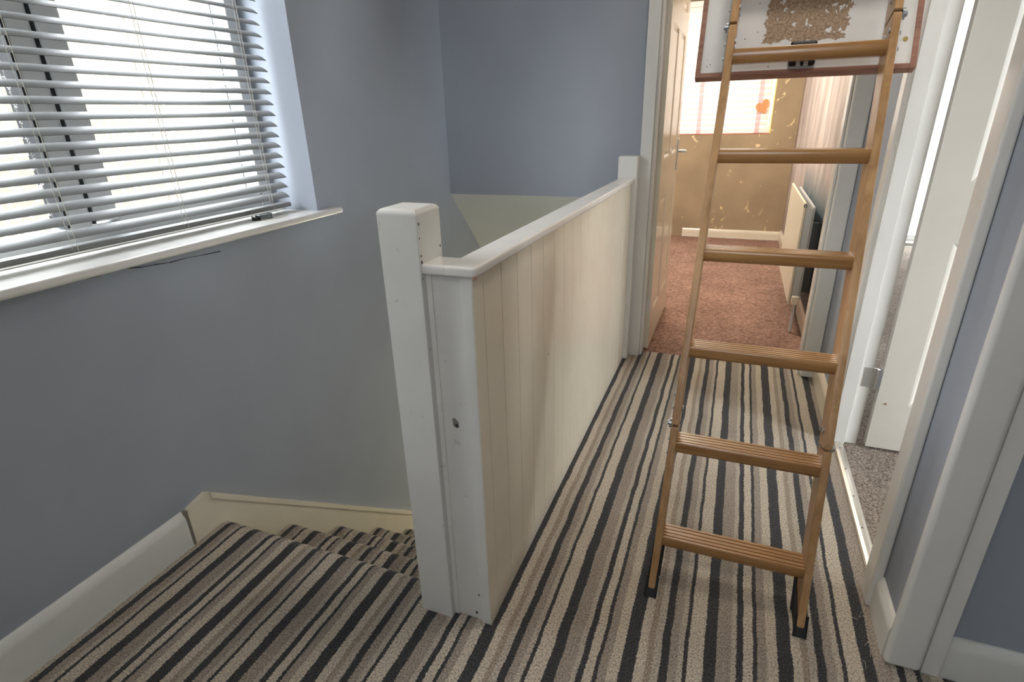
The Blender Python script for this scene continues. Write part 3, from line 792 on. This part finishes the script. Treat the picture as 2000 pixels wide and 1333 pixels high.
b = boxbm(-1.42, 0.205, BYW+0.045, BYW+0.09, 0.979, 0.991); b2.part('bottom_rail', b, M['slat_white'])
for xx in (0.118, -0.40, -0.95):
    b2.part('ladder_tape', boxbm(xx-0.019, xx+0.019, BYW+0.038, BYW+0.0395, 0.98, 2.06), M['tape'])
he = Thing('heart_ornament', (0.146, BYW+0.02, 1.16), 'small orange heart ornament hanging in front of the bedroom blind', 'ornament')
b = N(); pts = []
for i in range(28):
    a = 2*math.pi*i/28
    hxv = 16*math.sin(a)**3; hz = 13*math.cos(a)-5*math.cos(2*a)-2*math.cos(3*a)-math.cos(4*a)
    an = 0.45
    pts.append((0.146 + (hxv*math.cos(an)-hz*math.sin(an))*0.0036, 1.205 + (hxv*math.sin(an)+hz*math.cos(an))*0.0044))
prism(b, pts, 1, BYW+0.016, BYW+0.024); he.part('heart', b, M['heart'])
b = N(); tube(b, [(0.146, BYW+0.02, 1.235), (0.148, BYW+0.03, 1.5), (0.148, BYW+0.034, 2.05)], 0.0012, 5); he.part('string', b, M['cord'])

# radiator
ra = Thing('radiator', (0.40, 3.80, 0.0), 'cream panel radiator on the stripped bedroom wall', 'radiator')
ry0, ry1 = 3.36, 4.28
b = N(); bx(b, 0.352, 0.366, ry0, ry1, 0.150, 0.722, 0.005, 3); ra.part('front_panel', b, M['rad'], True)
b = N()
for i in range(26):
    yy = ry0+0.03+i*(ry1-ry0-0.06)/25
    bx(b, 0.366, 0.400, yy, yy+0.003, 0.18, 0.69)
ra.part('convector_fins', b, M['rad_side'])
b = N(); bx(b, 0.400, 0.412, ry0+0.012, ry1-0.012, 0.155, 0.700, 0.004, 2); ra.part('rear_panel', b, M['rad_side'], True)
b = N(); bx(b, 0.367, 0.400, ry0+0.004, ry0+0.008, 0.165, 0.690); ra.part('side_cover', b, M['rad_side'])
for yy in (ry0+0.10, ry1-0.14):
    b = N(); bx(b, 0.412, 0.4615, yy, yy+0.035, 0.20, 0.60); ra.part('wall_bracket', b, M['steel_dark'])
b = N(); disc(b, (0.359, ry0+0.002, 0.706), (0, -1, 0), 0.009, 0.008, 14); vent = ra.part('air_vent', b, M['steel_dark'], True)
b = N(); disc(b, (0.359, ry0-0.006, 0.706), (0, -1, 0), 0.004, 0.003, 10); ra.part('vent_key', b, M['rad_side'], True, parent=vent)
b = N(); tube(b, [(0.385, ry0-0.032, 0.0), (0.385, ry0-0.032, 0.13)], 0.008, 12); ra.part('pipe', b, M['upvc'], True)
b = N(); tube(b, [(0.385, ry0-0.032, 0.125), (0.385, ry0-0.032, 0.165)], 0.013, 12); tube(b, [(0.385, ry0-0.034, 0.150), (0.385, ry0+0.02, 0.165)], 0.010, 10)
ra.part('valve', b, M['chrome'], True)
b = N(); bx(b, 0.366, 0.404, ry0-0.051, ry0-0.013, 0.165, 0.212, 0.005, 2); ra.part('valve_cap', b, M['rad'], True)

# ------------------------------------------------------------------ room on the right
b = N()
bx(b, XR+WT, 1.15, BYW, BYW+0.22, 0, CEIL); bx(b, 1.90, 3.1, BYW, BYW+0.22, 0, CEIL)
bx(b, 1.15, 1.90, BYW, BYW+0.22, 0, 0.03); bx(b, 1.15, 1.90, BYW, BYW+0.22, 2.15, CEIL)
bx(b, 3.0, 3.1, 1.258, 1.85, 0, CEIL); bx(b, 3.0, 3.1, 2.35, BYW, 0, CEIL); bx(b, 3.0, 3.1, 1.85, 2.35, 0, 0.85); bx(b, 3.0, 3.1, 1.85, 2.35, 2.15, CEIL)
M['cream_wall'] = paint('cream_wall_paint', rgb(170, 164, 152), 0.02, 0.8)
struct('wall_room', b, M['cream_wall'], 'dull beige walls of the grey carpeted room on the right', 'wall')
w3 = Thing('window_3', (1.6, BYW+0.15, 0.03), 'tall window of the grey carpeted room behind its open door', 'window', kind='structure')
b = N()
for (a0, a1, c0, c1) in ((1.15, 1.21, 0.03, 2.15), (1.84, 1.90, 0.03, 2.15), (1.21, 1.84, 0.03, 0.08), (1.21, 1.84, 2.09, 2.15)):
    bx(b, a0, a1, BYW+0.13, BYW+0.19, c0, c1, 0.004)
w3.part('frame', b, M['upvc'])
w3.part('pane', boxbm(1.21, 1.84, BYW+0.155, BYW+0.16, 0.08, 2.09), M['glass'])
w5 = Thing('fill_window', (3.05, 2.1, 0.85), 'unseen white framed side window added to light the balustrade', 'window', kind='structure')  # added opening, lights the balustrade through the right doorway
b = N()
for (a0, a1, c0, c1) in ((1.85, 1.89, 0.85, 2.15), (2.31, 2.35, 0.85, 2.15), (1.89, 2.31, 0.85, 0.90), (1.89, 2.31, 2.10, 2.15)):
    bx(b, 3.03, 3.08, a0, a1, c0, c1, 0.004)
w5.part('frame', b, M['upvc'])
w5.part('pane', boxbm(3.05, 3.055, 1.89, 2.31, 0.90, 2.10), M['glass'])
w4 = Thing('window_4', (0.1, FRONT-0.05, 1.50), 'white framed window in the wall behind the camera', 'window', kind='structure')
b = N()
for (a0, a1, c0, c1) in ((-0.20, -0.16, 1.50, 2.10), (0.36, 0.40, 1.50, 2.10), (-0.16, 0.36, 1.50, 1.54), (-0.16, 0.36, 2.06, 2.10)):
    bx(b, a0, a1, FRONT-0.08, FRONT-0.03, c0, c1, 0.004)
w4.part('frame', b, M['upvc'])
w4.part('pane', boxbm(-0.16, 0.36, FRONT-0.06, FRONT-0.055, 1.54, 2.06), M['glass'])

# loose carpet fibres pulled out at the corner and by the radiator valve
b = N()
for k_ in range(9):
    x, y = 0.430 + random.uniform(-0.025, 0.020), 1.135 + random.uniform(-0.035, 0.16)
    if y > 1.13 and x > 0.432: x = 0.430
    a = random.uniform(0, 6.28); L_ = random.uniform(0.012, 0.045)
    p0 = Vector((x, y, 0.002)); d_ = Vector((math.cos(a)*L_*(0.4 if k_ % 3 else 1), math.sin(a)*L_, 0))
    if p0.x + d_.x > 0.434: d_.x = -abs(d_.x)
    tube(b, [p0, p0 + d_*0.5 + Vector((0, 0, random.uniform(0.004, 0.012))), p0 + d_ + Vector((0, 0, 0.003))], 0.0005, 4)
o = link('carpet_fibres', b, M['fibre']); tag(o, 'loose pale fibres frayed from the carpet at the corner board', 'fibres', kind='stuff')

# ------------------------------------------------------------------ outside
b = boxbm(-6.2, -5.9, -5, 8, -3.2, 2.9)
struct('wall_neighbour', b, M['outside_wall'], 'sandy rendered wall of the house next door outside the landing window', 'wall')
b = boxbm(-25, 25, -25, 30, -3.3, -3.2)
struct('ground', b, M['outside_ground'], 'ground outside the house', 'ground')

# ------------------------------------------------------------------ added fill lights and the downstairs lamp
def lamp(name, loc, power, col, r):
    l = bpy.data.lights.new(name, 'POINT'); l.energy = power; l.color = col; l.shadow_soft_size = r
    o = bpy.data.objects.new(name, l); COL.objects.link(o); o.location = loc
lamp('bedroom_fill', (-0.45, 4.3, 1.95), 46, (1.0, 0.91, 0.78), 0.12)  # unseen fill added to brighten and warm the bedroom
lamp('downstairs_lamp', (-0.95, 4.0, -1.2), 27, (1.0, 0.90, 0.66), 0.12)
lamp('loft_fill', (0.22, 1.35, 2.95), 26, (1.0, 0.93, 0.84), 0.15)  # invented light above the hatch, brightens the carpet and balustrade boards
lamp('landing_fill', (-0.5, -0.3, 2.15), 4, (1.0, 0.93, 0.84), 0.12)  # unseen weak fill added over the landing
